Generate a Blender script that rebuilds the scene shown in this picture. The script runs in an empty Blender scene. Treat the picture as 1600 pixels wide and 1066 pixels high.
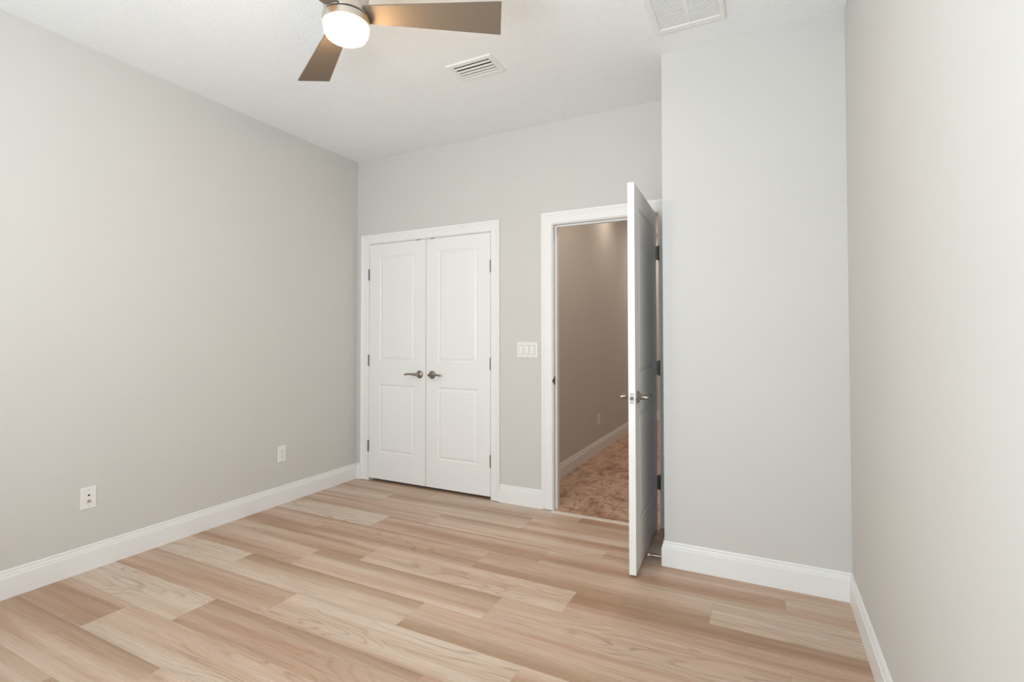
import bpy, bmesh, math, random
from mathutils import Vector, Matrix

random.seed(7)
SC = bpy.context.scene
COL = SC.collection
R = math.radians

# ------------------------------------------------------------------ camera
F_PX, CY = 786.3114, 512.1158
YAW, PITCH, ROLL = R(-26.6813), R(1.1813), R(-0.0362)
cam_d = bpy.data.cameras.new('camera')
cam = bpy.data.objects.new('camera', cam_d)
COL.objects.link(cam)
cam_d.sensor_fit = 'HORIZONTAL'
cam_d.sensor_width = 36.0
cam_d.lens = F_PX / 1600.0 * 36.0
cam_d.shift_y = -(533.0 - CY) / 1600.0
cam_d.clip_start = 0.02
_fw = Vector((math.sin(YAW) * math.cos(PITCH), math.cos(YAW) * math.cos(PITCH), math.sin(PITCH)))
_rt = Vector((math.cos(YAW), -math.sin(YAW), 0))
_up = _rt.cross(_fw)
_r2 = _rt * math.cos(ROLL) + _up * math.sin(ROLL)
_u2 = -_rt * math.sin(ROLL) + _up * math.cos(ROLL)
cam.matrix_world = Matrix(((_r2.x, _u2.x, -_fw.x, 3.227), (_r2.y, _u2.y, -_fw.y, -3.3665),
                           (_r2.z, _u2.z, -_fw.z, 1.2313), (0, 0, 0, 1)))
SC.camera = cam

# ------------------------------------------------------------------ world, view, lights
SC.view_settings.view_transform = 'Standard'
SC.view_settings.look = 'None'
SC.view_settings.gamma = 1.0
SC.view_settings.use_curve_mapping = False
SC.view_settings.exposure = 0.15

W = bpy.data.worlds.new('sky')
SC.world = W
W.use_nodes = True
W.node_tree.nodes['Background'].inputs[0].default_value = (0.85, 0.92, 1.0, 1)
W.node_tree.nodes['Background'].inputs[1].default_value = 1.5


def area_light(name, loc, rot, sx, sy, power, color):
    d = bpy.data.lights.new(name, 'AREA')
    d.shape = 'RECTANGLE'
    d.size, d.size_y, d.energy, d.color = sx, sy, power, color
    o = bpy.data.objects.new(name, d)
    o.location, o.rotation_euler = loc, rot
    COL.objects.link(o)
    return o


H = 2.794                 # ceiling height
RW = 3.5812               # right wall
AX, AY = 2.7296, -0.5352  # alcove corner
YB = -3.93                # rear wall
TH = 0.115                # partition thickness
HX = 1.611                # hallway left wall
HE = 4.36                 # hallway end
HR = 2.86                 # hallway right wall

# daylight through the big window in the rear wall (x 1.33-2.97), strips tilted up as added ceiling fill, no blinds built
for k in range(5):
    area_light('tilted_window_daylight', (2.15, YB - 0.02, 0.60 + 0.30 * k), (R(-90 - 37), 0, R(180)), 1.5, 0.28, 13.6, (0.81, 0.92, 1.0))


# ------------------------------------------------------------------ material helpers
def new_mat(name):
    m = bpy.data.materials.new(name)
    m.use_nodes = True
    nt = m.node_tree
    return m, nt, nt.nodes['Principled BSDF']


def lin(r, g, b):
    f = lambda c: (c / 255 / 12.92) if c / 255 <= 0.04045 else ((c / 255 + 0.055) / 1.055) ** 2.4
    return (f(r), f(g), f(b), 1)


def simple(name, col, rough=0.5, metal=0.0, bump=None, spec=None, coord='Object'):
    m, nt, b = new_mat(name)
    b.inputs['Roughness'].default_value = rough
    b.inputs['Metallic'].default_value = metal
    if spec is not None:
        b.inputs['Specular IOR Level'].default_value = spec
    tc = nt.nodes.new('ShaderNodeTexCoord')
    n = nt.nodes.new('ShaderNodeTexNoise')
    n.inputs['Scale'].default_value = 3.0
    n.inputs['Detail'].default_value = 3
    nt.links.new(tc.outputs[coord], n.inputs['Vector'])
    r = nt.nodes.new('ShaderNodeValToRGB')
    r.color_ramp.elements[0].position, r.color_ramp.elements[1].position = 0.3, 0.7
    r.color_ramp.elements[0].color = tuple(c * 0.985 for c in col[:3]) + (1,)
    r.color_ramp.elements[1].color = col
    nt.links.new(n.outputs['Fac'], r.inputs['Fac'])
    nt.links.new(r.outputs['Color'], b.inputs['Base Color'])
    if bump:
        sc, st, dist, det = bump
        n2 = nt.nodes.new('ShaderNodeTexNoise')
        n2.inputs['Scale'].default_value = sc
        n2.inputs['Detail'].default_value = det
        nt.links.new(tc.outputs[coord], n2.inputs['Vector'])
        bp = nt.nodes.new('ShaderNodeBump')
        bp.inputs['Strength'].default_value = st
        bp.inputs['Distance'].default_value = dist
        nt.links.new(n2.outputs['Fac'], bp.inputs['Height'])
        nt.links.new(bp.outputs['Normal'], b.inputs['Normal'])
    return m


def math_node(nt, op, a, b=None, c=None, clamp=False):
    n = nt.nodes.new('ShaderNodeMath')
    n.operation = op
    n.use_clamp = clamp
    for i, v in enumerate((a, b, c)):
        if v is None:
            continue
        if isinstance(v, (int, float)):
            n.inputs[i].default_value = v
        else:
            nt.links.new(v, n.inputs[i])
    return n.outputs[0]


def mix_node(nt, fac, a, b, mode='MIX'):
    n = nt.nodes.new('ShaderNodeMix')
    n.data_type = 'RGBA'
    n.blend_type = mode
    for sock, v in ((n.inputs['Factor'], fac), (n.inputs[6], a), (n.inputs[7], b)):
        if isinstance(v, (int, float)):
            sock.default_value = v
        elif isinstance(v, tuple):
            sock.default_value = v
        else:
            nt.links.new(v, sock)
    return n.outputs[2]


def noise(nt, vec, scale, detail=2, rough=0.5, dist=0.0):
    n = nt.nodes.new('ShaderNodeTexNoise')
    n.inputs['Scale'].default_value = scale
    n.inputs['Detail'].default_value = detail
    n.inputs['Roughness'].default_value = rough
    n.inputs['Distortion'].default_value = dist
    nt.links.new(vec, n.inputs['Vector'])
    return n.outputs['Fac']


def ramp(nt, fac, stops):
    r = nt.nodes.new('ShaderNodeValToRGB')
    els = r.color_ramp.elements
    while len(els) < len(stops):
        els.new(0.5)
    for e, (p, c) in zip(els, stops):
        e.position = p
        e.color = c if isinstance(c, tuple) else (c, c, c, 1)
    nt.links.new(fac, r.inputs['Fac'])
    return r.outputs['Color']


def plank_material():
    m, nt, b = new_mat('vinyl_oak_planks')
    uv = nt.nodes.new('ShaderNodeUVMap'); uv.uv_map = 'grain'
    rn = nt.nodes.new('ShaderNodeUVMap'); rn.uv_map = 'random'
    ce = nt.nodes.new('ShaderNodeUVMap'); ce.uv_map = 'cell'

    def scaled(sx, sy):
        mp = nt.nodes.new('ShaderNodeMapping')
        mp.inputs['Scale'].default_value = (sx, sy, 1)
        nt.links.new(uv.outputs['UV'], mp.inputs['Vector'])
        return mp.outputs['Vector']
    fg = nt.nodes.new('ShaderNodeUVMap'); fg.uv_map = 'figure'

    def sep(n):
        q = nt.nodes.new('ShaderNodeSeparateXYZ'); nt.links.new(n.outputs['UV'], q.inputs[0])
        return q.outputs[0], q.outputs[1]
    tone, streak = sep(rn)
    cu, cv = sep(ce)
    figure, r3 = sep(fg)
    light, tan, mid, dark = lin(217, 199, 182), lin(207, 181, 160), lin(190, 157, 134), lin(167, 133, 109)
    # broad soft bands that run along each plank
    band = noise(nt, scaled(0.40, 9.0), 1.0, 2, 0.45, 0.3)
    bandb = math_node(nt, 'ADD', math_node(nt, 'MULTIPLY_ADD', band, 1.5, -0.25), math_node(nt, 'MULTIPLY', tone, 0.25))
    base = ramp(nt, bandb, [(0.30, light), (0.50, tan), (0.70, mid), (0.92, dark)])
    # dark sap band along one long side of a plank
    pos = math_node(nt, 'GREATER_THAN', streak, 0.0)
    flip = math_node(nt, 'ABSOLUTE', math_node(nt, 'SUBTRACT', math_node(nt, 'SUBTRACT', 1.0, cv), math_node(nt, 'SUBTRACT', 1.0, pos)))
    wob = math_node(nt, 'MULTIPLY_ADD', noise(nt, scaled(0.8, 3.0), 1.0, 1), 0.5, -0.25)
    prof = ramp(nt, math_node(nt, 'ADD', flip, wob), [(0.42, 0.0), (0.74, 0.55), (1.0, 1.0)])
    edge = math_node(nt, 'MULTIPLY', prof, math_node(nt, 'MULTIPLY', math_node(nt, 'ABSOLUTE', streak), 0.85), clamp=True)
    base = mix_node(nt, edge, base, lin(168, 137, 110))
    # cathedral figure: contour lines of a stretched noise field, kept to patches
    fld = noise(nt, scaled(0.62, 4.8), 1.0, 2, 0.55, 0.35)
    sn = math_node(nt, 'SINE', math_node(nt, 'MULTIPLY', fld, 120.0))
    ln = ramp(nt, sn, [(0.45, 0.0), (1.0, 1.0)])
    msk = ramp(nt, noise(nt, scaled(1.2, 4.0), 1.0, 1), [(0.41, 0.0), (0.57, 1.0)])
    brk = ramp(nt, noise(nt, scaled(6.0, 40.0), 1.0, 2), [(0.35, 0.25), (0.6, 1.0)])
    figm = mix_node(nt, 1.0, mix_node(nt, 1.0, ln, msk, 'MULTIPLY'), brk, 'MULTIPLY')
    base = mix_node(nt, math_node(nt, 'MULTIPLY', math_node(nt, 'MULTIPLY', figm, figure), 0.44), base, lin(136, 112, 90))
    # straight darker grain strokes
    stk = ramp(nt, noise(nt, scaled(1.4, 48.0), 1.0, 3, 0.6), [(0.52, 0.0), (0.72, 1.0)])
    base = mix_node(nt, math_node(nt, 'MULTIPLY', stk, 0.28), base, lin(142, 114, 92))
    # fine pores
    fine = noise(nt, scaled(5.0, 190.0), 1.0, 4, 0.7)
    fr = ramp(nt, fine, [(0.35, lin(226, 222, 217)), (0.62, (1, 1, 1, 1))])
    base = mix_node(nt, 0.7, base, fr, 'MULTIPLY')
    # thin seams between planks
    du = math_node(nt, 'MULTIPLY', math_node(nt, 'MINIMUM', cu, math_node(nt, 'SUBTRACT', 1.0, cu)), 1.2)
    dv = math_node(nt, 'MULTIPLY', math_node(nt, 'MINIMUM', cv, math_node(nt, 'SUBTRACT', 1.0, cv)), 0.205)
    seam = math_node(nt, 'LESS_THAN', math_node(nt, 'MINIMUM', du, dv), 0.0011)
    base = mix_node(nt, math_node(nt, 'MULTIPLY', seam, 0.22), base, lin(120, 95, 75))
    nt.links.new(base, b.inputs['Base Color'])
    b.inputs['Roughness'].default_value = 0.42
    b.inputs['Specular IOR Level'].default_value = 0.35
    bp = nt.nodes.new('ShaderNodeBump')
    bp.inputs['Strength'].default_value = 0.08
    bp.inputs['Distance'].default_value = 0.002
    nt.links.new(fine, bp.inputs['Height'])
    nt.links.new(bp.outputs['Normal'], b.inputs['Normal'])
    return m


def tile_material():
    m, nt, b = new_mat('travertine_tile')
    tc = nt.nodes.new('ShaderNodeTexCoord')
    br = nt.nodes.new('ShaderNodeTexBrick')
    mp = nt.nodes.new('ShaderNodeMapping')
    mp.inputs['Location'].default_value = (0.0, -0.02, 0)
    mp.inputs['Rotation'].default_value = (0, 0, 0)
    nt.links.new(tc.outputs['Object'], mp.inputs['Vector'])
    nt.links.new(mp.outputs['Vector'], br.inputs['Vector'])
    br.offset = 0.0
    br.inputs['Scale'].default_value = 1.0
    br.inputs['Brick Width'].default_value = 0.45
    br.inputs['Row Height'].default_value = 0.45
    br.inputs['Mortar Size'].default_value = 0.003
    br.inputs['Mortar Smooth'].default_value = 0.2
    st = nt.nodes.new('ShaderNodeMapping')
    st.inputs['Scale'].default_value = (4.6, 3.4, 1)
    st.inputs['Rotation'].default_value = (0, 0, 0.2)
    nt.links.new(tc.outputs['Object'], st.inputs['Vector'])
    n1 = noise(nt, st.outputs['Vector'], 1.1, 7, 0.68, 0.9)
    c = ramp(nt, n1, [(0.32, lin(128, 90, 68)), (0.43, lin(188, 150, 124)), (0.54, lin(218, 186, 162)), (0.62, lin(176, 138, 112)), (0.74, lin(206, 172, 148))])
    n2 = noise(nt, tc.outputs['Object'], 45.0, 4, 0.7)
    c = mix_node(nt, 0.35, c, ramp(nt, n2, [(0.3, lin(170, 150, 135)), (0.6, (1, 1, 1, 1))]), 'MULTIPLY')
    c = mix_node(nt, math_node(nt, 'MULTIPLY', br.outputs['Fac'], 0.7), c, lin(110, 84, 66))
    nt.links.new(c, b.inputs['Base Color'])
    b.inputs['Roughness'].default_value = 0.4
    return m


def emission(name, col, strength):
    m, nt, b = new_mat(name)
    b.inputs['Base Color'].default_value = (0.9, 0.9, 0.88, 1)
    b.inputs['Emission Color'].default_value = col
    b.inputs['Emission Strength'].default_value = strength
    b.inputs['Roughness'].default_value = 0.35
    return m


def brushed(name, col, rough, axis=(2, 2, 200)):
    m, nt, b = new_mat(name)
    tc = nt.nodes.new('ShaderNodeTexCoord')
    mp = nt.nodes.new('ShaderNodeMapping')
    mp.inputs['Scale'].default_value = axis
    nt.links.new(tc.outputs['Object'], mp.inputs['Vector'])
    n = noise(nt, mp.outputs['Vector'], 2.0, 3)
    c = ramp(nt, n, [(0.3, tuple(x * 0.88 for x in col[:3]) + (1,)), (0.7, col)])
    nt.links.new(c, b.inputs['Base Color'])
    b.inputs['Metallic'].default_value = 1.0
    b.inputs['Roughness'].default_value = rough
    return m


M = {}
M['wall'] = simple('greige_wall_paint', lin(210, 207.5, 203), 0.75, bump=(150, 0.10, 0.002, 3), spec=0.2)
M['ceiling'] = simple('knockdown_ceiling_paint', lin(243, 243, 242), 0.85, bump=(125, 0.55, 0.007, 3), spec=0.15)
M['white'] = simple('white_semi_gloss_paint', lin(238, 237, 235), 0.38, spec=0.4)
M['plate'] = simple('white_plastic', lin(236, 234, 230), 0.3)
M['nickel'] = brushed('satin_nickel', lin(150, 143, 132), 0.28, (3, 3, 3))
M['shaded_nickel'] = brushed('shaded_nickel_hinge', lin(128, 122, 110), 0.4, (3, 3, 3))  # nickel darkened, the hinges' shade put into its colour
M['fan_metal'] = brushed('brushed_nickel', lin(205, 196, 184), 0.34, (2, 2, 200))
M['blade'] = simple('taupe_blade_laminate', lin(122, 108, 93), 0.6, spec=0.2)
M['bracket'] = simple('dark_bracket_metal', lin(70, 62, 54), 0.5, spec=0.3)
M['glass'] = emission('lit_opal_glass', (1.0, 0.69, 0.38, 1), 94.0)
M['black'] = simple('cavity_shade', lin(28, 26, 24), 0.8)  # black that paints the shade inside openings and gaps
M['duct'] = simple('slat_gap_shade', lin(84, 81, 77), 0.9)  # dark colour stands in for the shade between the slats
M['floor'] = plank_material()
M['tile'] = tile_material()
M['marble'] = simple('pale_stone_threshold', lin(226, 216, 204), 0.35)
M['rubber'] = simple('white_rubber', lin(238, 232, 224), 0.5)
M['lamp'] = emission('lit_downlight_lens', (1.0, 0.78, 0.58, 1), 6.0)
M['gap_shade'] = simple('switch_gap_shade', lin(168, 165, 160), 0.6)  # grey paints the thin shadow gap around each rocker
M['screwhead'] = simple('off_white_screw', lin(196, 193, 187), 0.5)
M['latch'] = simple('pale_latch_steel', lin(206, 204, 199), 0.4)
M['bolt'] = simple('dark_latch_recess', lin(96, 93, 88), 0.45)
M['slot'] = simple('slot_grey', lin(120, 116, 110), 0.6)


# ------------------------------------------------------------------ mesh helpers
def box(bm, x0, x1, y0, y1, z0, z1, bevel=0.0):
    vs = [bm.verts.new((x, y, z)) for x in (x0, x1) for y in (y0, y1) for z in (z0, z1)]
    fs = [(0, 1, 3, 2), (4, 6, 7, 5), (0, 4, 5, 1), (2, 3, 7, 6), (0, 2, 6, 4), (1, 5, 7, 3)]
    faces = [bm.faces.new([vs[i] for i in f]) for f in fs]
    if bevel:
        es = list({e for f in faces for e in f.edges})
        bmesh.ops.bevel(bm, geom=es, offset=bevel, segments=2, profile=0.6, affect='EDGES')


def tube(bm, pts, radii, n=12, caps=True, flat=(1.0, 1.0)):
    pts = [Vector(p) for p in pts]
    rings = []
    for i, p in enumerate(pts):
        d = (pts[min(i + 1, len(pts) - 1)] - pts[max(i - 1, 0)]).normalized()
        up = Vector((0, 0, 1)) if abs(d.z) < 0.9 else Vector((1, 0, 0))
        a = d.cross(up).normalized()
        b = a.cross(d).normalized()
        rings.append([bm.verts.new(p + (a * math.cos(t) * flat[0] + b * math.sin(t) * flat[1]) * radii[i])
                      for t in (2 * math.pi * k / n for k in range(n))])
    for q, w in zip(rings, rings[1:]):
        for k in range(n):
            bm.faces.new((q[k], q[(k + 1) % n], w[(k + 1) % n], w[k]))
    if caps:
        bm.faces.new(rings[0][::-1])
        bm.faces.new(rings[-1])


def lathe(bm, prof, n=40, axis='Z', center=(0, 0, 0), closed_profile=False):
    """prof: list of (radius, height along axis)"""
    cx, cy, cz = center
    rings = []
    for r, h in prof:
        ring = []
        for k in range(n):
            t = 2 * math.pi * k / n
            u, v = max(r, 1e-5) * math.cos(t), max(r, 1e-5) * math.sin(t)
            co = {'Z': (u, v, h), 'Y': (u, h, v), 'X': (h, u, v)}[axis]
            ring.append(bm.verts.new((cx + co[0], cy + co[1], cz + co[2])))
        rings.append(ring)
    for q, w in zip(rings, rings[1:]):
        for k in range(n):
            bm.faces.new((q[k], q[(k + 1) % n], w[(k + 1) % n], w[k]))
    bm.faces.new(rings[0][::-1])
    bm.faces.new(rings[-1])


def extrude_path(bm, prof, stations):
    """stations: functions mapping a profile point (u, d) to xyz; prof a closed polygon"""
    rings = [[bm.verts.new(s(u, d)) for u, d in prof] for s in stations]
    n = len(prof)
    for q, w in zip(rings, rings[1:]):
        for k in range(n):
            bm.faces.new((q[k], q[(k + 1) % n], w[(k + 1) % n], w[k]))
    bm.faces.new(rings[0][::-1])
    bm.faces.new(rings[-1])


def obj(name, bm, mat, parent=None, loc=(0, 0, 0), smooth=None):
    bmesh.ops.remove_doubles(bm, verts=bm.verts[:], dist=1e-6)
    bmesh.ops.recalc_face_normals(bm, faces=bm.faces[:])
    me = bpy.data.meshes.new(name)
    bm.to_mesh(me)
    bm.free()
    me.materials.append(mat)
    if smooth:
        for p in me.polygons:
            p.use_smooth = True
        me.set_sharp_from_angle(angle=R(smooth))
    o = bpy.data.objects.new(name, me)
    o.location = loc
    COL.objects.link(o)
    if parent:
        o.parent = parent
    return o


def empty(name, loc, rotz=0.0):
    o = bpy.data.objects.new(name, None)
    o.empty_display_size = 0.05
    o.location = loc
    o.rotation_euler = (0, 0, rotz)
    COL.objects.link(o)
    return o


def tag(o, label, cat, group=None, kind=None):
    o['label'], o['category'] = label, cat
    if group:
        o['group'] = group
    if kind:
        o['kind'] = kind
    return o


def struct(name, bm, mat, label, cat, smooth=None):
    return tag(obj(name, bm, mat, smooth=smooth), label, cat, kind='structure')


NB = bmesh.new

# ------------------------------------------------------------------ room shell
# opening numbers
C0, C1, CZ = 0.139, 1.353, 2.048      # closet jamb faces
E0, E1, EZ = 1.867, 2.609, 2.050      # entry jamb faces
JT = 0.019

bm = NB(); box(bm, -0.12, 0, YB - 0.12, TH, 0, H)
struct('wall_left', bm, M['wall'], 'long greige wall on the left with two white wall plates', 'wall')

bm = NB()
o0, o1, oz = C0 - JT, C1 + JT, CZ + JT
p0, p1, pz = E0 - JT, E1 + JT, EZ + JT
for a, b_, z0 in ((0, o0, 0), (o0, o1, oz), (o1, p0, 0), (p0, p1, pz), (p1, RW + 0.12, 0)):
    box(bm, a, b_, 0, TH, z0, H)
struct('wall_back', bm, M['wall'], 'greige back wall holding the closet and the doorway', 'wall')

bm = NB(); box(bm, AX, RW + 0.12, AY, 0, 0, H)
struct('wall_alcove', bm, M['wall'], 'greige wall bump-out standing right of the open door', 'wall')

bm = NB(); box(bm, RW, RW + 0.12, YB - 0.12, AY, 0, H)
struct('wall_right', bm, M['wall'], 'greige wall along the right edge beside the bump-out', 'wall')

WX0, WX1, WZ0, WZ1 = 1.33, 2.97, 0.38, 2.20
bm = NB()
box(bm, 0, WX0, YB - 0.12, YB, 0, H); box(bm, WX1, RW, YB - 0.12, YB, 0, H)
box(bm, WX0, WX1, YB - 0.12, YB, 0, WZ0); box(bm, WX0, WX1, YB - 0.12, YB, WZ1, H)
struct('wall_rear', bm, M['wall'], 'greige wall behind the viewer with a wide window', 'wall')

bm = NB()
for a, b_ in ((WX0, WX0 + 0.05), (WX1 - 0.05, WX1), (2.125, 2.175)):
    box(bm, a, b_, YB - 0.10, YB - 0.05, WZ0, WZ1)
for a, b_ in ((WZ0, WZ0 + 0.05), (WZ1 - 0.05, WZ1)):
    box(bm, WX0 + 0.05, WX1 - 0.05, YB - 0.10, YB - 0.05, a, b_)
win = struct('window_1', bm, M['white'], 'wide white framed window behind the viewer', 'window')

bm = NB(); box(bm, -0.12, RW + 0.12, YB - 0.12, HE + 0.12, H, H + 0.1)
struct('ceiling', bm, M['ceiling'], 'white textured ceiling over the room', 'ceiling')

# closet interior and hallway
bm = NB()
box(bm, 0, HX - 0.10, 0.70, 0.78, 0, H)
box(bm, 0, 0.004, TH, 0.70, 0, H)
struct('wall_closet', bm, M['wall'], 'wall inside the closet behind the white double doors', 'wall')
bm = NB(); box(bm, HX - 0.10, HX, TH, HE, 0, H)
struct('wall_hallway_left', bm, M['wall'], 'dim greige hallway wall seen through the doorway', 'wall')
bm = NB(); box(bm, HR, HR + 0.1, TH, HE, 0, H)
struct('wall_hallway_right', bm, M['wall'], 'hallway wall hidden behind the open door', 'wall')
bm = NB(); box(bm, HX - 0.10, HR + 0.1, HE, HE + 0.12, 0, H)
struct('wall_hallway_end', bm, M['wall'], 'far end wall of the hallway glimpsed past the hinges', 'wall')
bm = NB(); box(bm, E0, E1, -0.012, TH, -0.05, 0.0015); box(bm, HX - 0.10, HR + 0.1, TH, HE, -0.05, 0.0015)
struct('floor_hallway', bm, M['tile'], 'mottled brown stone tile floor of the hallway', 'floor')


# plank floor: one mesh, every plank its own quad with its own grain offset
def plank_floor():
    bm = NB()
    uv_g = bm.loops.layers.uv.new('grain')
    uv_c = bm.loops.layers.uv.new('cell')
    uv_r = bm.loops.layers.uv.new('random')
    uv_f = bm.loops.layers.uv.new('figure')
    # (row from the closet, plank start): (tone light -1 .. dark 1, sap streak + far edge / - near edge, cathedral figure)
    LOOK = {(11, -1.2): (-0.1, 0.9, 0.2), (11, 0.0): (-0.1, 1.1, 0.3), (12, -0.3): (-0.1, 0.3, 0.7), (11, 1.2): (-0.2, -0.5, 0.5),
            (10, -0.6): (0.05, -0.5, 0.7), (10, 0.6): (-0.4, -0.2, 1.0), (10, 1.8): (0.1, 0.4, 0.4),
            (9, -0.3): (-0.45, -0.1, 1.0), (9, 0.9): (0.12, 0.9, 0.6), (9, 2.1): (0.2, -0.6, 0.3),
            (8, 0.0): (0.25, 0.4, 0.5), (8, 1.2): (-0.28, -0.2, 1.0), (8, 2.4): (0.0, -0.8, 0.3),
            (7, -0.6): (-0.5, 0.0, 0.9), (7, 0.6): (-0.2, 1.15, 0.1), (7, 1.8): (-0.05, -0.95, 0.1), (7, 3.0): (0.3, -0.2, 0.5),
            (6, -0.3): (0.15, -0.2, 0.8), (6, 0.9): (-0.15, 1.0, 0.0), (6, 2.1): (-0.2, -0.3, 0.9), (6, 3.3): (0.2, 0.2, 0.4),
            (5, 0.0): (0.35, -0.2, 0.7), (5, 1.2): (-0.3, -0.1, 1.0), (5, 2.4): (0.35, 0.7, 0.3),
            (4, -0.6): (0.3, -0.3, 0.2), (4, 0.6): (0.2, -0.3, 0.9), (4, 1.8): (0.0, -0.9, 0.1), (4, 3.0): (-0.4, 0.0, 1.0),
            (3, -0.3): (-0.3, 0.0, 1.0), (3, 0.9): (0.15, 0.2, 0.5), (3, 2.1): (0.3, -0.3, 0.4), (3, 3.3): (0.2, 0.0, 0.5),
            (2, 0.0): (0.05, -0.4, 0.3), (2, 1.2): (0.1, 0.3, 0.8), (2, 2.4): (0.4, 0.4, 0.3)}
    L, PW = 1.2, 0.205
    offs = [0.90, 0.60, 0.0]
    rng = random.Random(21)

    def row(y_hi, y_lo, r, xmin, xmax):
        ys_hi, ys_lo = -PW * r, -PW * (r + 1)
        x = offs[r % 3] - 2 * L
        while x < xmax:
            a, b_ = max(x, xmin), min(x + L, xmax)
            seed = rng.random() * 60, rng.random() * 60, rng.random(), rng.random()
            tone, streak, fig = LOOK.get((r, round(x, 1)), (seed[2] * 0.9 - 0.35, (seed[3] - 0.5) * 1.5, (seed[0] % 1.0)))
            if b_ - a > 1e-4:
                co = [(a, y_lo), (b_, y_lo), (b_, y_hi), (a, y_hi)]
                f = bm.faces.new([bm.verts.new((c[0], c[1], 0)) for c in co])
                for lp, c in zip(f.loops, co):
                    lp[uv_g].uv = (c[0] - x + seed[0], c[1] + seed[1])
                    lp[uv_c].uv = ((c[0] - x) / L, (ys_hi - c[1]) / PW)
                    lp[uv_r].uv = (tone, streak)
                    lp[uv_f].uv = (fig, seed[2])
            x += L
    nrow = int(-YB / PW) + 1
    for r in range(nrow):
        row(-PW * r, max(-PW * (r + 1), YB), r, 0.0, RW)
    row(0.205, 0.0, -1, 0.004, HX - 0.1)
    row(0.41, 0.205, -2, 0.004, HX - 0.1)
    row(0.615, 0.41, -3, 0.004, HX - 0.1)
    row(0.70, 0.615, -4, 0.004, HX - 0.1)
    me = bpy.data.meshes.new('floor')
    bm.to_mesh(me); bm.free()
    me.materials.append(M['floor'])
    o = bpy.data.objects.new('floor', me)
    COL.objects.link(o)
    tag(o, 'light oak plank floor running across the room', 'floor', kind='structure')


plank_floor()

# ------------------------------------------------------------------ baseboards
BT = 0.014
BP = [(0, 0), (0, BT), (0.0975, BT), (0.0990, 0.0135), (0.0998, 0.0102), (0.1012, 0.0102), (0.1070, 0.0100), (0.1140, 0.0092), (0.1195, 0.0074),
      (0.1208, 0.0038), (0.1222, 0.0036), (0.1240, 0.0062), (0.1275, 0.0064), (0.1310, 0.0052), (0.133, 0.0030), (0.133, 0)]   # (height, depth)

CO0, CO1 = C0 - 0.006, C1 + 0.006     # inner casing edges (closet)
EO0, EO1 = E0 - 0.006, E1 + 0.006
CWC, CWE = 0.077, 0.0815              # casing widths

bm = NB()
extrude_path(bm, BP, [lambda u, d: (d, YB, u), lambda u, d: (d, 0, u)])
struct('baseboard_left', bm, M['white'], 'white baseboard along the foot of the left wall', 'baseboard')
bm = NB()
extrude_path(bm, BP, [lambda u, d: (BT, -d, u), lambda u, d: (CO0 - CWC, -d, u)])
extrude_path(bm, BP, [lambda u, d: (CO1 + CWC, -d, u), lambda u, d: (EO0 - CWE, -d, u)])
struct('baseboard_back', bm, M['white'], 'short white baseboard between the closet and the doorway', 'baseboard')
bm = NB()
extrude_path(bm, BP, [lambda u, d: (AX - d, -0.018, u), lambda u, d: (AX - d, AY - d, u), lambda u, d: (RW, AY - d, u)])
struct('baseboard_alcove', bm, M['white'], 'white baseboard wrapping the bump-out right of the door', 'baseboard')
bm = NB()
extrude_path(bm, BP, [lambda u, d: (RW - d, AY - d, u), lambda u, d: (RW - d, YB, u)])
struct('baseboard_right', bm, M['white'], 'white baseboard along the foot of the right wall', 'baseboard')
bm = NB()
extrude_path(bm, BP, [lambda u, d: (HX + d, TH + 0.018, u), lambda u, d: (HX + d, HE, u)])
struct('baseboard_hallway_left', bm, M['white'], 'white baseboard on the left wall of the hallway', 'baseboard')
bm = NB()
extrude_path(bm, BP, [lambda u, d: (HX + BT, HE - d, u), lambda u, d: (HR, HE - d, u)])
struct('baseboard_hallway_end', bm, M['white'], 'white baseboard at the far end of the hallway', 'baseboard')

# ------------------------------------------------------------------ door casings with jambs
KP = [(0, 0), (0, 0.0085), (0.003, 0.0105), (0.030, 0.0115), (0.044, 0.0125), (0.047, 0.0140), (0.053, 0.0142),
      (0.056, 0.0128), (0.060, 0.0150), (0.066, 0.0178), (0.078, 0.0180), (0.080, 0.0165), (0.080, 0)]  # (across, depth)


def casing(bm, i0, i1, zi, width, face=1, y=0.0, right_clip=None):
    k = width / 0.080
    s = lambda d: y - face * d
    extrude_path(bm, [(u * k, d) for u, d in KP],
                 [lambda u, d: (i0 - u, s(d), 0.004), lambda u, d: (i0 - u, s(d), zi + u),
                  lambda u, d: (i1 + u, s(d), zi + u), lambda u, d: (i1 + u, s(d), 0.004)])


def jamb(x0, x1, z, stop_y=None):
    bm = NB()
    box(bm, x0 - JT, x0, 0, TH, 0, z); box(bm, x1, x1 + JT, 0, TH, 0, z); box(bm, x0 - JT, x1 + JT, 0, TH, z, z + JT)
    if stop_y:
        a, b_, t = stop_y[0], stop_y[1], 0.011
        box(bm, x0, x0 + t, a, b_, 0, z, 0.0015); box(bm, x1 - t, x1, a, b_, 0, z, 0.0015)
        box(bm, x0 + t, x1 - t, a, b_, z - t, z, 0.0015)
    return bm


bm = NB(); casing(bm, CO0, CO1, CZ + 0.006, CWC)
t1 = struct('trim_1', bm, M['white'], 'white moulded casing around the closet double doors', 'door casing')
obj('door_jamb', jamb(C0, C1, CZ, (0.040, 0.075)), M['white'], t1)
for cx in (0.664, 0.806):
    bm = NB(); box(bm, cx - 0.022, cx + 0.022, 0.0, 0.022, CZ - 0.0022, CZ + 0.0005)
    box(bm, cx - 0.020, cx + 0.020, -0.004, 0.001, CZ - 0.005, CZ - 0.0005)
    obj('catch_plate', bm, M['shaded_nickel'], t1)

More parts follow.
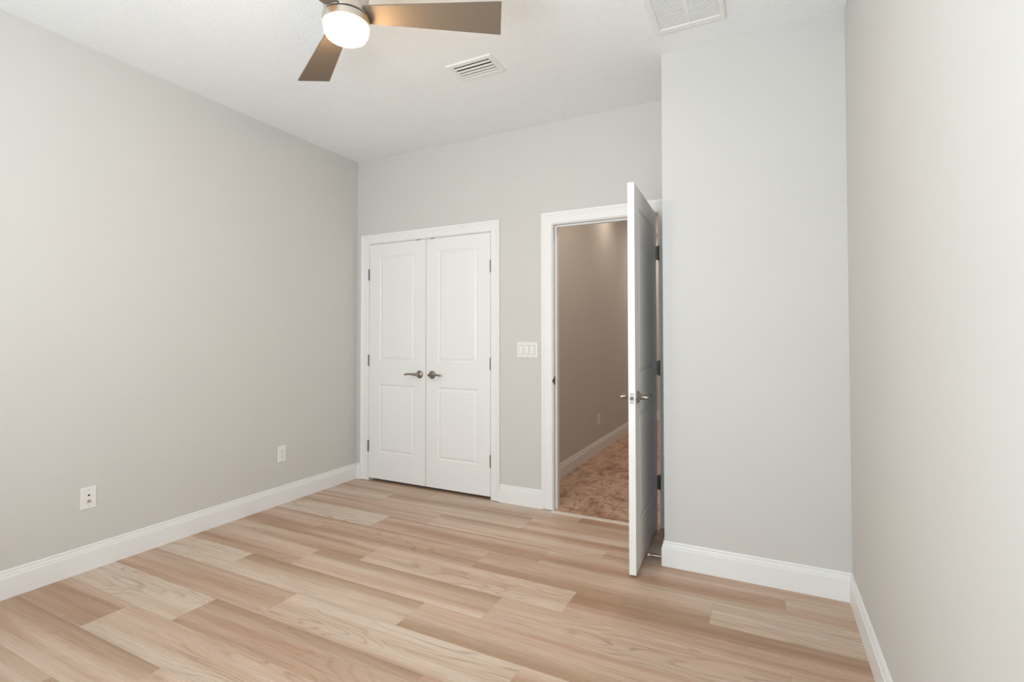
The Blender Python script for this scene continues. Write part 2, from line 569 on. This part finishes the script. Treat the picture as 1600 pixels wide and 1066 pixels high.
bm = NB(); casing(bm, EO0, EO1, EZ + 0.006, CWE)
casing(bm, EO0, EO1, EZ + 0.006, CWE, face=-1, y=TH)
t2 = struct('trim_2', bm, M['white'], 'white moulded casing around the doorway to the hall', 'door casing')
obj('door_jamb', jamb(E0, E1, EZ, (0.042, 0.078)), M['white'], t2)
bm = NB()
box(bm, E0 - 0.0005, E0 + 0.0018, 0.004, 0.034, 0.895, 0.953, 0.0005)
lathe(bm, [(0.014, 0), (0.014, 0.0018)], 20, 'X', (E0, -0.002, 0.924))
sp = obj('strike_plate', bm, M['shaded_nickel'], t2); sp['label'] = 'dark metal strike plate'

bm = NB(); box(bm, E0 - 0.004, E1 + 0.004, -0.047, -0.010, -0.001, 0.0050, 0.0018)
struct('trim_3', bm, M['marble'], 'pale threshold strip between the planks and the hall tile', 'threshold')


# ------------------------------------------------------------------ panelled doors
def leaf(w, h, t, x0, y0, panels):
    """slab from x0 to x0+w, faces at y0 (room side) and y0+t; raised panels pressed in both faces"""
    bm = NB()
    xs = sorted({0, w} | {p[0] for p in panels} | {p[1] for p in panels})
    zs = sorted({0, h} | {p[2] for p in panels} | {p[3] for p in panels})
    rings = [(0, 0), (0.003, 0.0034), (0.008, 0.0060), (0.014, 0.0066), (0.022, 0.0042), (0.031, 0.0012), (0.034, 0.0010)]
    for side in (0, 1):
        y = lambda d: (y0 + d) if side == 0 else (y0 + t - d)
        for a, b_ in zip(xs, xs[1:]):
            for c, e in zip(zs, zs[1:]):
                pan = any(abs(a - p[0]) < 1e-6 and abs(c - p[2]) < 1e-6 and abs(e - p[3]) < 1e-6 for p in panels)
                if not pan:
                    bm.faces.new([bm.verts.new((x0 + q[0], y(0), q[1])) for q in ((a, c), (b_, c), (b_, e), (a, e))])
                else:
                    prev = None
                    for ins, d in rings:
                        vs = [bm.verts.new((x0 + q[0], y(d), q[1])) for q in
                              ((a + ins, c + ins), (b_ - ins, c + ins), (b_ - ins, e - ins), (a + ins, e - ins))]
                        if prev:
                            for k in range(4):
                                bm.faces.new((prev[k], prev[(k + 1) % 4], vs[(k + 1) % 4], vs[k]))
                        prev = vs
                    bm.faces.new(prev)
    # edges
    for (a, b_) in (((0, 0), (w, 0)), ((w, 0), (w, h)), ((w, h), (0, h)), ((0, h), (0, 0))):
        bm.faces.new([bm.verts.new((x0 + q[0], yy, q[1])) for q, yy in ((a, y0), (b_, y0), (b_, y0 + t), (a, y0 + t))])
    bmesh.ops.remove_doubles(bm, verts=bm.verts[:], dist=1e-5)
    return bm


def lever_handle(parent, x, y, z, dirx, face):
    """rose on the door face at y; face -1 = projects towards -y; dirx = way the lever points"""
    f = face
    bm = NB()
    lathe(bm, [(0.0325, 0.0), (0.0325, f * 0.003), (0.0305, f * 0.0065), (0.0255, f * 0.0105), (0.0185, f * 0.0135),
               (0.0150, f * 0.0165), (0.0125, f * 0.024), (0.0115, f * 0.036)], 32, 'Y', (x, y, z))
    rose = obj('door_handle', bm, M['nickel'], parent, smooth=40)
    rose['label'] = 'satin nickel lever handle'
    bm = NB()
    d = dirx
    pts = [(-0.012, 0.0475, 0.000), (0.0, 0.047, 0.0), (0.012, 0.0495, 0.0005), (0.032, 0.051, 0.002), (0.060, 0.0505, 0.0035),
           (0.085, 0.050, 0.003), (0.100, 0.050, 0.001), (0.110, 0.050, -0.001), (0.116, 0.050, -0.0015), (0.119, 0.050, -0.0015)]
    rad = [0.004, 0.0115, 0.0105, 0.0085, 0.0072, 0.0066, 0.0068, 0.0078, 0.0066, 0.002]
    tube(bm, [(x + d * a, y + f * b_, z + c) for a, b_, c in pts], rad, 14)
    tube(bm, [(x, y + f * 0.030, z), (x, y + f * 0.052, z)], [0.0115, 0.0105], 18)
    obj('lever', bm, M['nickel'], rose, smooth=50)


def hinge(parent, x, y, z, jamb_dir=0):
    """knuckle barrel at x, y with finials and slim leaves either side"""
    bm = NB()
    for k in range(5):
        z0 = z - 0.0445 + k * 0.0178
        lathe(bm, [(0.0058, z0 + 0.0004), (0.0064, z0 + 0.001), (0.0064, z0 + 0.0168), (0.0058, z0 + 0.0174)], 14, 'Z', (x, y, 0))
    lathe(bm, [(0.003, z + 0.0445), (0.0052, z + 0.0465), (0.004, z + 0.049), (0.001, z + 0.050)], 12, 'Z', (x, y, 0))
    lathe(bm, [(0.001, z - 0.050), (0.004, z - 0.049), (0.0052, z - 0.0465), (0.003, z - 0.0445)], 12, 'Z', (x, y, 0))
    o = obj('hinge', bm, M['shaded_nickel'], parent, smooth=40)
    o['label'] = 'dull metal hinge'
    return o


LH = 2.021
ZB = 0.024
PZ = [(0.252 - ZB, 0.834 - ZB), (1.038 - ZB, 1.936 - ZB)]


def panels_for(w, m=0.114):
    return [(m, w - m, a, b_) for a, b_ in PZ]


CW = 0.6015
d1 = tag(obj('door_1', leaf(CW, LH, 0.035, 0, 0, panels_for(CW)), M['white'], loc=(C0 + 0.003, 0.001, ZB)),
         'left leaf of the white two-panel closet double doors', 'door', kind='structure')
lever_handle(d1, CW - 0.060, 0, 0.908, -1, -1)
for z in (1.784, 1.038, 0.298):
    hinge(d1, -0.004, -0.0055, z - ZB)
d2 = tag(obj('door_2', leaf(CW, LH, 0.035, 0, 0, panels_for(CW)), M['white'], loc=(C1 - 0.003 - CW, 0.001, ZB)),
         'right leaf of the white two-panel closet double doors', 'door', kind='structure')
lever_handle(d2, 0.060, 0, 0.908, 1, -1)
for z in (1.784, 1.034, 0.293):
    hinge(d2, CW + 0.004, -0.0055, z - ZB)

# open bedroom door, swung into the room about its pin
DW = 0.737
PIN = (E1 + 0.001, -0.014, 0.012)
d3 = tag(obj('door_3', leaf(DW, 2.032, 0.035, -DW - 0.003, 0.014, [(0.114, DW - 0.114, a + 0.012, b_ + 0.012) for a, b_ in PZ]), M['white'], loc=PIN),
         'white two-panel door standing open into the room', 'door', kind='structure')
d3.rotation_euler = (0, 0, R(92.3))
lever_handle(d3, -DW - 0.003 + 0.062, 0.014, 0.908, 1, -1)
lever_handle(d3, -DW - 0.003 + 0.062, 0.049, 0.908, 1, 1)
bm = NB()
xe = -DW - 0.003
box(bm, xe - 0.0012, xe + 0.001, 0.0195, 0.0435, 0.877, 0.935, 0.0006)
lp = obj('latch_plate', bm, M['latch'], d3); lp['label'] = 'satin nickel latch plate on the door edge'
bm = NB()
lathe(bm, [(0.0085, -0.009), (0.0085, 0.0)], 20, 'X', (xe - 0.0005, 0.0315, 0.906))
obj('latch_bolt', bm, M['bolt'], lp, smooth=40)
bm = NB()
for z in (0.884, 0.928):
    lathe(bm, [(0.0028, -0.0004), (0.0032, 0.0)], 12, 'X', (xe - 0.0012, 0.0315, z))
obj('screw', bm, M['slot'], lp)
for z in (1.785, 1.036, 0.298):
    hg = hinge(d3, 0.0, 0.0, z - 0.012)
    bm = NB()
    box(bm, -0.0035, -0.0015, 0.004, 0.045, z - 0.012 - 0.0445, z - 0.012 + 0.0445)
    obj('hinge_leaf', bm, M['shaded_nickel'], hg)
    jl = NB(); box(jl, E1 - 0.002, E1 + 0.0005, -0.012, 0.034, z - 0.0445, z + 0.0445)
    o = obj('hinge_leaf', jl, M['shaded_nickel'], t2); o['label'] = 'dull metal hinge leaf on the jamb'

# ------------------------------------------------------------------ door stop
DSP = (AX - BT, -0.515, 0.034)
ds = tag(empty('door_stop', DSP), 'slim metal door stop with white tip on the baseboard corner', 'door stop')
bm = NB(); lathe(bm, [(0.011, 0), (0.010, -0.004), (0.005, -0.008)], 16, 'X'); obj('base', bm, M['nickel'], ds, smooth=40)
bm = NB()
tube(bm, [(-0.006, 0, 0), (-0.071, -0.004, -0.001)], [0.0032, 0.0032], 10)
for k in range(16):
    x = -0.010 - k * 0.0036
    tube(bm, [(x, -0.0002 * k, 0), (x - 0.0016, -0.0002 * k, 0)], [0.0040, 0.0040], 10)
obj('rod', bm, M['fan_metal'], ds, smooth=40)
bm = NB(); lathe(bm, [(0.004, 0), (0.0075, -0.002), (0.0085, -0.007), (0.0065, -0.012), (0.002, -0.014)], 16, 'X', (-0.069, -0.004, -0.001))
obj('tip', bm, M['rubber'], ds, smooth=50)


# ------------------------------------------------------------------ wall plates
def plate_mesh(w, h, t=0.0055):
    """plate in local x (width) / z (height), standing out towards -y"""
    bm = NB()
    a, b_ = w / 2, h / 2
    prev = None
    for ins, y in ((0, 0), (0, -t * 0.55), (0.0015, -t * 0.85), (0.004, -t)):
        vs = [bm.verts.new((x, y, z)) for x, z in ((-a + ins, -b_ + ins), (a - ins, -b_ + ins), (a - ins, b_ - ins), (-a + ins, b_ - ins))]
        if prev:
            for k in range(4):
                bm.faces.new((prev[k], prev[(k + 1) % 4], vs[(k + 1) % 4], vs[k]))
        else:
            bm.faces.new(vs[::-1])
        prev = vs
    bm.faces.new(prev)
    return bm


def screws(parent, pts, y=-0.0055):
    for x, z in pts:
        bm = NB()
        lathe(bm, [(0.0033, 0.0), (0.0030, -0.0009)], 14, 'Y', (x, y, z))
        obj('screw', bm, M['screwhead'], parent, smooth=40)


sw = tag(empty('light_switch_plate', (1.662, 0, 1.144)), 'white three-gang rocker switch plate between closet and doorway', 'light switch')
obj('wall_plate', plate_mesh(0.164, 0.114), M['plate'], sw)
for k, x in enumerate((-0.046, 0, 0.046)):
    bm = NB(); box(bm, x - 0.0172, x + 0.0172, -0.0058, -0.004, -0.0340, 0.0340)
    fr = obj('switch_frame', bm, M['gap_shade'], sw)
    bm = NB()
    t = 1 if k != 1 else -1
    prof = [(-0.0315, -0.0065), (-0.0315, -0.0080 - 0.003 * (t > 0)), (0, -0.0082), (0.0315, -0.0080 - 0.003 * (t < 0)), (0.0315, -0.0065)]
    extrude_path(bm, prof, [lambda u, d, x=x: (x - 0.0152, d, u), lambda u, d, x=x: (x + 0.0152, d, u)])
    obj('rocker', bm, M['plate'], fr)
screws(sw, [(x, z) for x in (-0.046, 0, 0.046) for z in (-0.048, 0.048)])


def outlet(loc, rotz, label, decora=False):
    o = tag(empty('power_outlet', loc, rotz), label, 'outlet')
    obj('wall_plate', plate_mesh(0.070, 0.115), M['plate'], o)
    for z in (-0.0195, 0.0195):
        bm = NB()
        prof = []
        for k in range(24):
            t = 2 * math.pi * k / 24
            prof.append((max(-0.0135, min(0.0135, 0.0165 * math.cos(t))), z + 0.0145 * math.sin(t)))
        extrude_path(bm, prof, [lambda u, d: (u, -0.005, d), lambda u, d: (u, -0.0072, d)])
        rc = obj('receptacle', bm, M['plate'], o)
        for sx, h in ((-0.0062, 0.0075), (0.0062, 0.0065)):
            bm = NB(); box(bm, sx - 0.001, sx + 0.001, -0.0075, -0.0070, z - 0.001, z + h)
            obj('slot', bm, M['slot'], rc)
        bm = NB(); lathe(bm, [(0.0026, -0.0070), (0.0026, -0.0075)], 12, 'Y', (0, 0, z - 0.0075))
        obj('ground_hole', bm, M['slot'], rc)
    screws(o, [(0, 0)])
    return o


outlet((0, -0.768, 0.369), R(90), 'white duplex outlet on the left wall nearest the closet')
outlet((HX, 1.94, 0.356), R(90), 'small white outlet low on the dim hallway wall')

jk = tag(empty('cable_wall_plate', (0, -1.9695, 0.382), R(90)), 'white wall plate with phone jack and coax connector on the left wall', 'wall plate')
obj('wall_plate', plate_mesh(0.071, 0.114), M['plate'], jk)
bm = NB(); box(bm, -0.0075, 0.0075, -0.0066, -0.005, 0.006, 0.024, 0.0006)
pj = obj('phone_jack', bm, M['plate'], jk)
bm = NB(); box(bm, -0.0045, 0.0045, -0.0070, -0.0064, 0.0105, 0.0190)
obj('socket', bm, M['black'], pj)
bm = NB()
lathe(bm, [(0.0085, -0.005), (0.0085, -0.0075)], 6, 'Y', (0, 0, -0.016))
lathe(bm, [(0.0048, -0.006), (0.0048, -0.017), (0.0040, -0.0175)], 18, 'Y', (0, 0, -0.016))
cxn = obj('coax_connector', bm, M['fan_metal'], jk, smooth=35); cxn['label'] = 'metal coax connector'
screws(jk, [(0, 0.043), (0, -0.043)])

# ------------------------------------------------------------------ supply vent on the ceiling
VX0, VX1, VY0, VY1 = 1.601, 1.896, -0.982, -0.788
sv = tag(empty('supply_vent', ((VX0 + VX1) / 2, (VY0 + VY1) / 2, H)), 'small white louvred air vent on the ceiling near the fan', 'ceiling vent')
hw, hd = (VX1 - VX0) / 2, (VY1 - VY0) / 2


def vent_frame(hw, hd, bw, bd, t):
    bm = NB()
    P = lambda x, y, z: bm.verts.new((x, y, z))
    prev = None
    for k, (ix, iy, z) in enumerate(((0, 0, 0), (0, 0, -t * 0.35), (0.006, 0.006, -t), (bw - 0.002, bd - 0.002, -t), (bw, bd, -t * 0.7), (bw, bd, 0.0))):
        vs = [P(x, y, z) for x, y in ((-hw + ix, -hd + iy), (hw - ix, -hd + iy), (hw - ix, hd - iy), (-hw + ix, hd - iy))]
        if prev:
            for j in range(4):
                bm.faces.new((prev[j], prev[(j + 1) % 4], vs[(j + 1) % 4], vs[j]))
        prev = vs
    return bm


obj('frame', vent_frame(hw, hd, 0.031, 0.033, 0.0075), M['plate'], sv)
bm = NB(); box(bm, -hw + 0.030, hw - 0.030, -hd + 0.031, hd - 0.031, -0.0015, -0.0005)  # black sheet in place of a shaded duct opening
obj('shade_sheet', bm, M['black'], sv)['label'] = 'black sheet painted as the shade behind the louvres'
for k, y in enumerate((-0.0440, -0.0110, 0.0170, 0.0440)):
    bm = NB()
    prof = [(-0.0086, -0.0050), (-0.0080, -0.0060), (-0.0036, -0.0069), (0.0030, -0.0074), (0.0082, -0.0076), (0.0082, -0.0069), (0.0030, -0.0067), (-0.0036, -0.0062), (-0.0078, -0.0051)]
    extrude_path(bm, prof, [lambda u, d, y=y: (-hw + 0.031, y + u, d), lambda u, d, y=y: (hw - 0.031, y + u, d)])
    obj('louvre', bm, M['plate'], sv)

# ------------------------------------------------------------------ return grille on the ceiling
GX0, GX1, GY1 = 2.742, 3.076, -0.745
GY0 = GY1 - 0.64
gv = tag(empty('return_grille', ((GX0 + GX1) / 2, (GY0 + GY1) / 2, H)), 'large white slatted return grille on the ceiling by the bump-out', 'ceiling vent')
gw, gd = (GX1 - GX0) / 2, (GY1 - GY0) / 2
obj('frame', vent_frame(gw, gd, 0.030, 0.042, 0.012), M['plate'], gv)
bm = NB(); box(bm, -gw + 0.029, gw - 0.029, -gd + 0.041, gd - 0.041, -0.0015, -0.0005)
obj('backing', bm, M['duct'], gv)['label'] = 'dark sheet painted as the shade behind the slats'
bm = NB(); box(bm, -0.010, 0.010, -gd + 0.042, gd - 0.042, -0.011, -0.001, 0.001)
obj('mullion', bm, M['plate'], gv)
n = int((2 * gd - 0.084) / 0.0147)
for side in (0, 1):
    xa, xb = ((-gw + 0.030, -0.010), (0.010, gw - 0.030))[side]
    for k in range(n):
        y = gd - 0.047 - k * 0.0147
        bm = NB()
        prof = [(0.0042, -0.0098), (0.0040, -0.0104), (-0.0038, -0.0096), (-0.0044, -0.0075), (-0.0038, -0.0075), (-0.0034, -0.0090)]
        extrude_path(bm, prof, [lambda u, d, y=y: (xa, y + u, d), lambda u, d, y=y: (xb, y + u, d)])
        obj('slat', bm, M['plate'], gv)

# ------------------------------------------------------------------ ceiling fan
FX, FY, FZ = 1.765, -1.910, 2.509
fan = tag(empty('ceiling_fan', (FX, FY, FZ)), 'brushed nickel ceiling fan with taupe blades and lit globe', 'ceiling fan')
CH = H - FZ
bm = NB()
lathe(bm, [(0.070, CH), (0.072, CH - 0.030), (0.066, CH - 0.048), (0.030, CH - 0.058), (0.016, CH - 0.062)], 40)
obj('canopy', bm, M['fan_metal'], fan, smooth=40)
bm = NB(); lathe(bm, [(0.014, CH - 0.058), (0.014, 0.110)], 20)
obj('downrod', bm, M['fan_metal'], fan, smooth=40)
bm = NB()
lathe(bm, [(0.016, 0.125), (0.060, 0.118), (0.080, 0.100), (0.0850, 0.085), (0.0850, -0.0105), (0.0835, -0.0120), (0.076, -0.0120)], 56)
obj('motor_housing', bm, M['fan_metal'], fan, smooth=30)
bm = NB(); lathe(bm, [(0.0828, -0.0115), (0.0828, -0.0225)], 56)  # black band, the groove's shade put into the colour
obj('shadow_gap', bm, M['black'], fan, smooth=30)['label'] = 'thin dark groove around the light kit'
bm = NB(); lathe(bm, [(0.076, -0.0205), (0.0885, -0.0205), (0.0900, -0.0215), (0.0900, -0.0475), (0.0888, -0.0490), (0.0815, -0.0490)], 56)
lk = obj('light_kit_ring', bm, M['fan_metal'], fan, smooth=30)
bm = NB()
lathe(bm, [(0.0810, -0.048), (0.0842, -0.0500), (0.0846, -0.062), (0.0826, -0.078), (0.0765, -0.090), (0.066, -0.097), (0.045, -0.1015), (0.02, -0.103), (0.001, -0.1033)], 56)
obj('glass_globe', bm, M['glass'], fan, smooth=60)['label'] = 'lit white glass globe'
PIT = -0.2543
RT, WTIP, R0, WROOT = 0.610, 0.1535, 0.072, 0.0830
for k in range(3):
    an = R(29.4) + k * 2 * math.pi / 3
    bm = NB()
    tt = 0.003

    def bp(r, w, z):
        v = Vector((r, w * math.cos(PIT) - z * math.sin(PIT), w * math.sin(PIT) + z * math.cos(PIT)))
        return (v.x * math.cos(an) - v.y * math.sin(an), v.x * math.sin(an) + v.y * math.cos(an), v.z)
    corners = [(R0, -WROOT / 2), (RT, -WTIP / 2), (RT, WTIP / 2), (R0, WROOT / 2)]
    lo = [bm.verts.new(bp(r, w, -tt)) for r, w in corners]
    hi = [bm.verts.new(bp(r, w, tt)) for r, w in corners]
    bm.faces.new(lo[::-1]); bm.faces.new(hi)
    for j in range(4):
        bm.faces.new((lo[j], lo[(j + 1) % 4], hi[(j + 1) % 4], hi[j]))
    bmesh.ops.bevel(bm, geom=[e for e in bm.edges], offset=0.0012, segments=2, affect='EDGES')
    bl = obj('blade', bm, M['blade'], fan)
    # bracket plate on top of the root
    bm = NB()
    pts = [(-0.034, 0.070), (0.034, 0.070), (0.034, 0.092), (0.018, 0.100), (-0.018, 0.100), (-0.034, 0.092)]
    extrude_path(bm, pts, [lambda u, d: bp(d, u, tt - 0.0005), lambda u, d: bp(d, u, tt + 0.004)])
    obj('blade_bracket', bm, M['bracket'], bl)

# ------------------------------------------------------------------ hallway downlights; the far and near ones are added as unseen fill
HALL = ((1.93, 2.16, 2.4, 'round recessed downlight in the middle of the hallway ceiling'),
        (2.25, 3.90, 9.0, 'added unseen fill downlight nearest the far end of the hallway'),
        (2.45, 0.75, 6.5, 'added unseen fill downlight in the hallway ceiling nearest the doorway'))
for lx, ly, le, lab in HALL:
    dl = tag(empty('recessed_light', (lx, ly, H)), lab, 'ceiling light', 'hallway downlights')
    bm = NB(); lathe(bm, [(0.090, 0), (0.090, -0.004), (0.075, -0.006), (0.066, -0.002)], 32)
    obj('trim_ring', bm, M['plate'], dl, smooth=40)
    bm = NB(); lathe(bm, [(0.066, -0.0015), (0.066, -0.0030)], 32)
    obj('lens', bm, M['lamp'], dl)
    ld = bpy.data.lights.new('recessed_lamp', 'AREA')
    ld.shape, ld.size = 'DISK', 0.12
    ld.energy, ld.color = le, (1.0, 0.82, 0.68)
    lo_ = bpy.data.objects.new('recessed_lamp', ld)
    lo_.location = (0, 0, -0.008)
    lo_.parent = dl
    COL.objects.link(lo_)
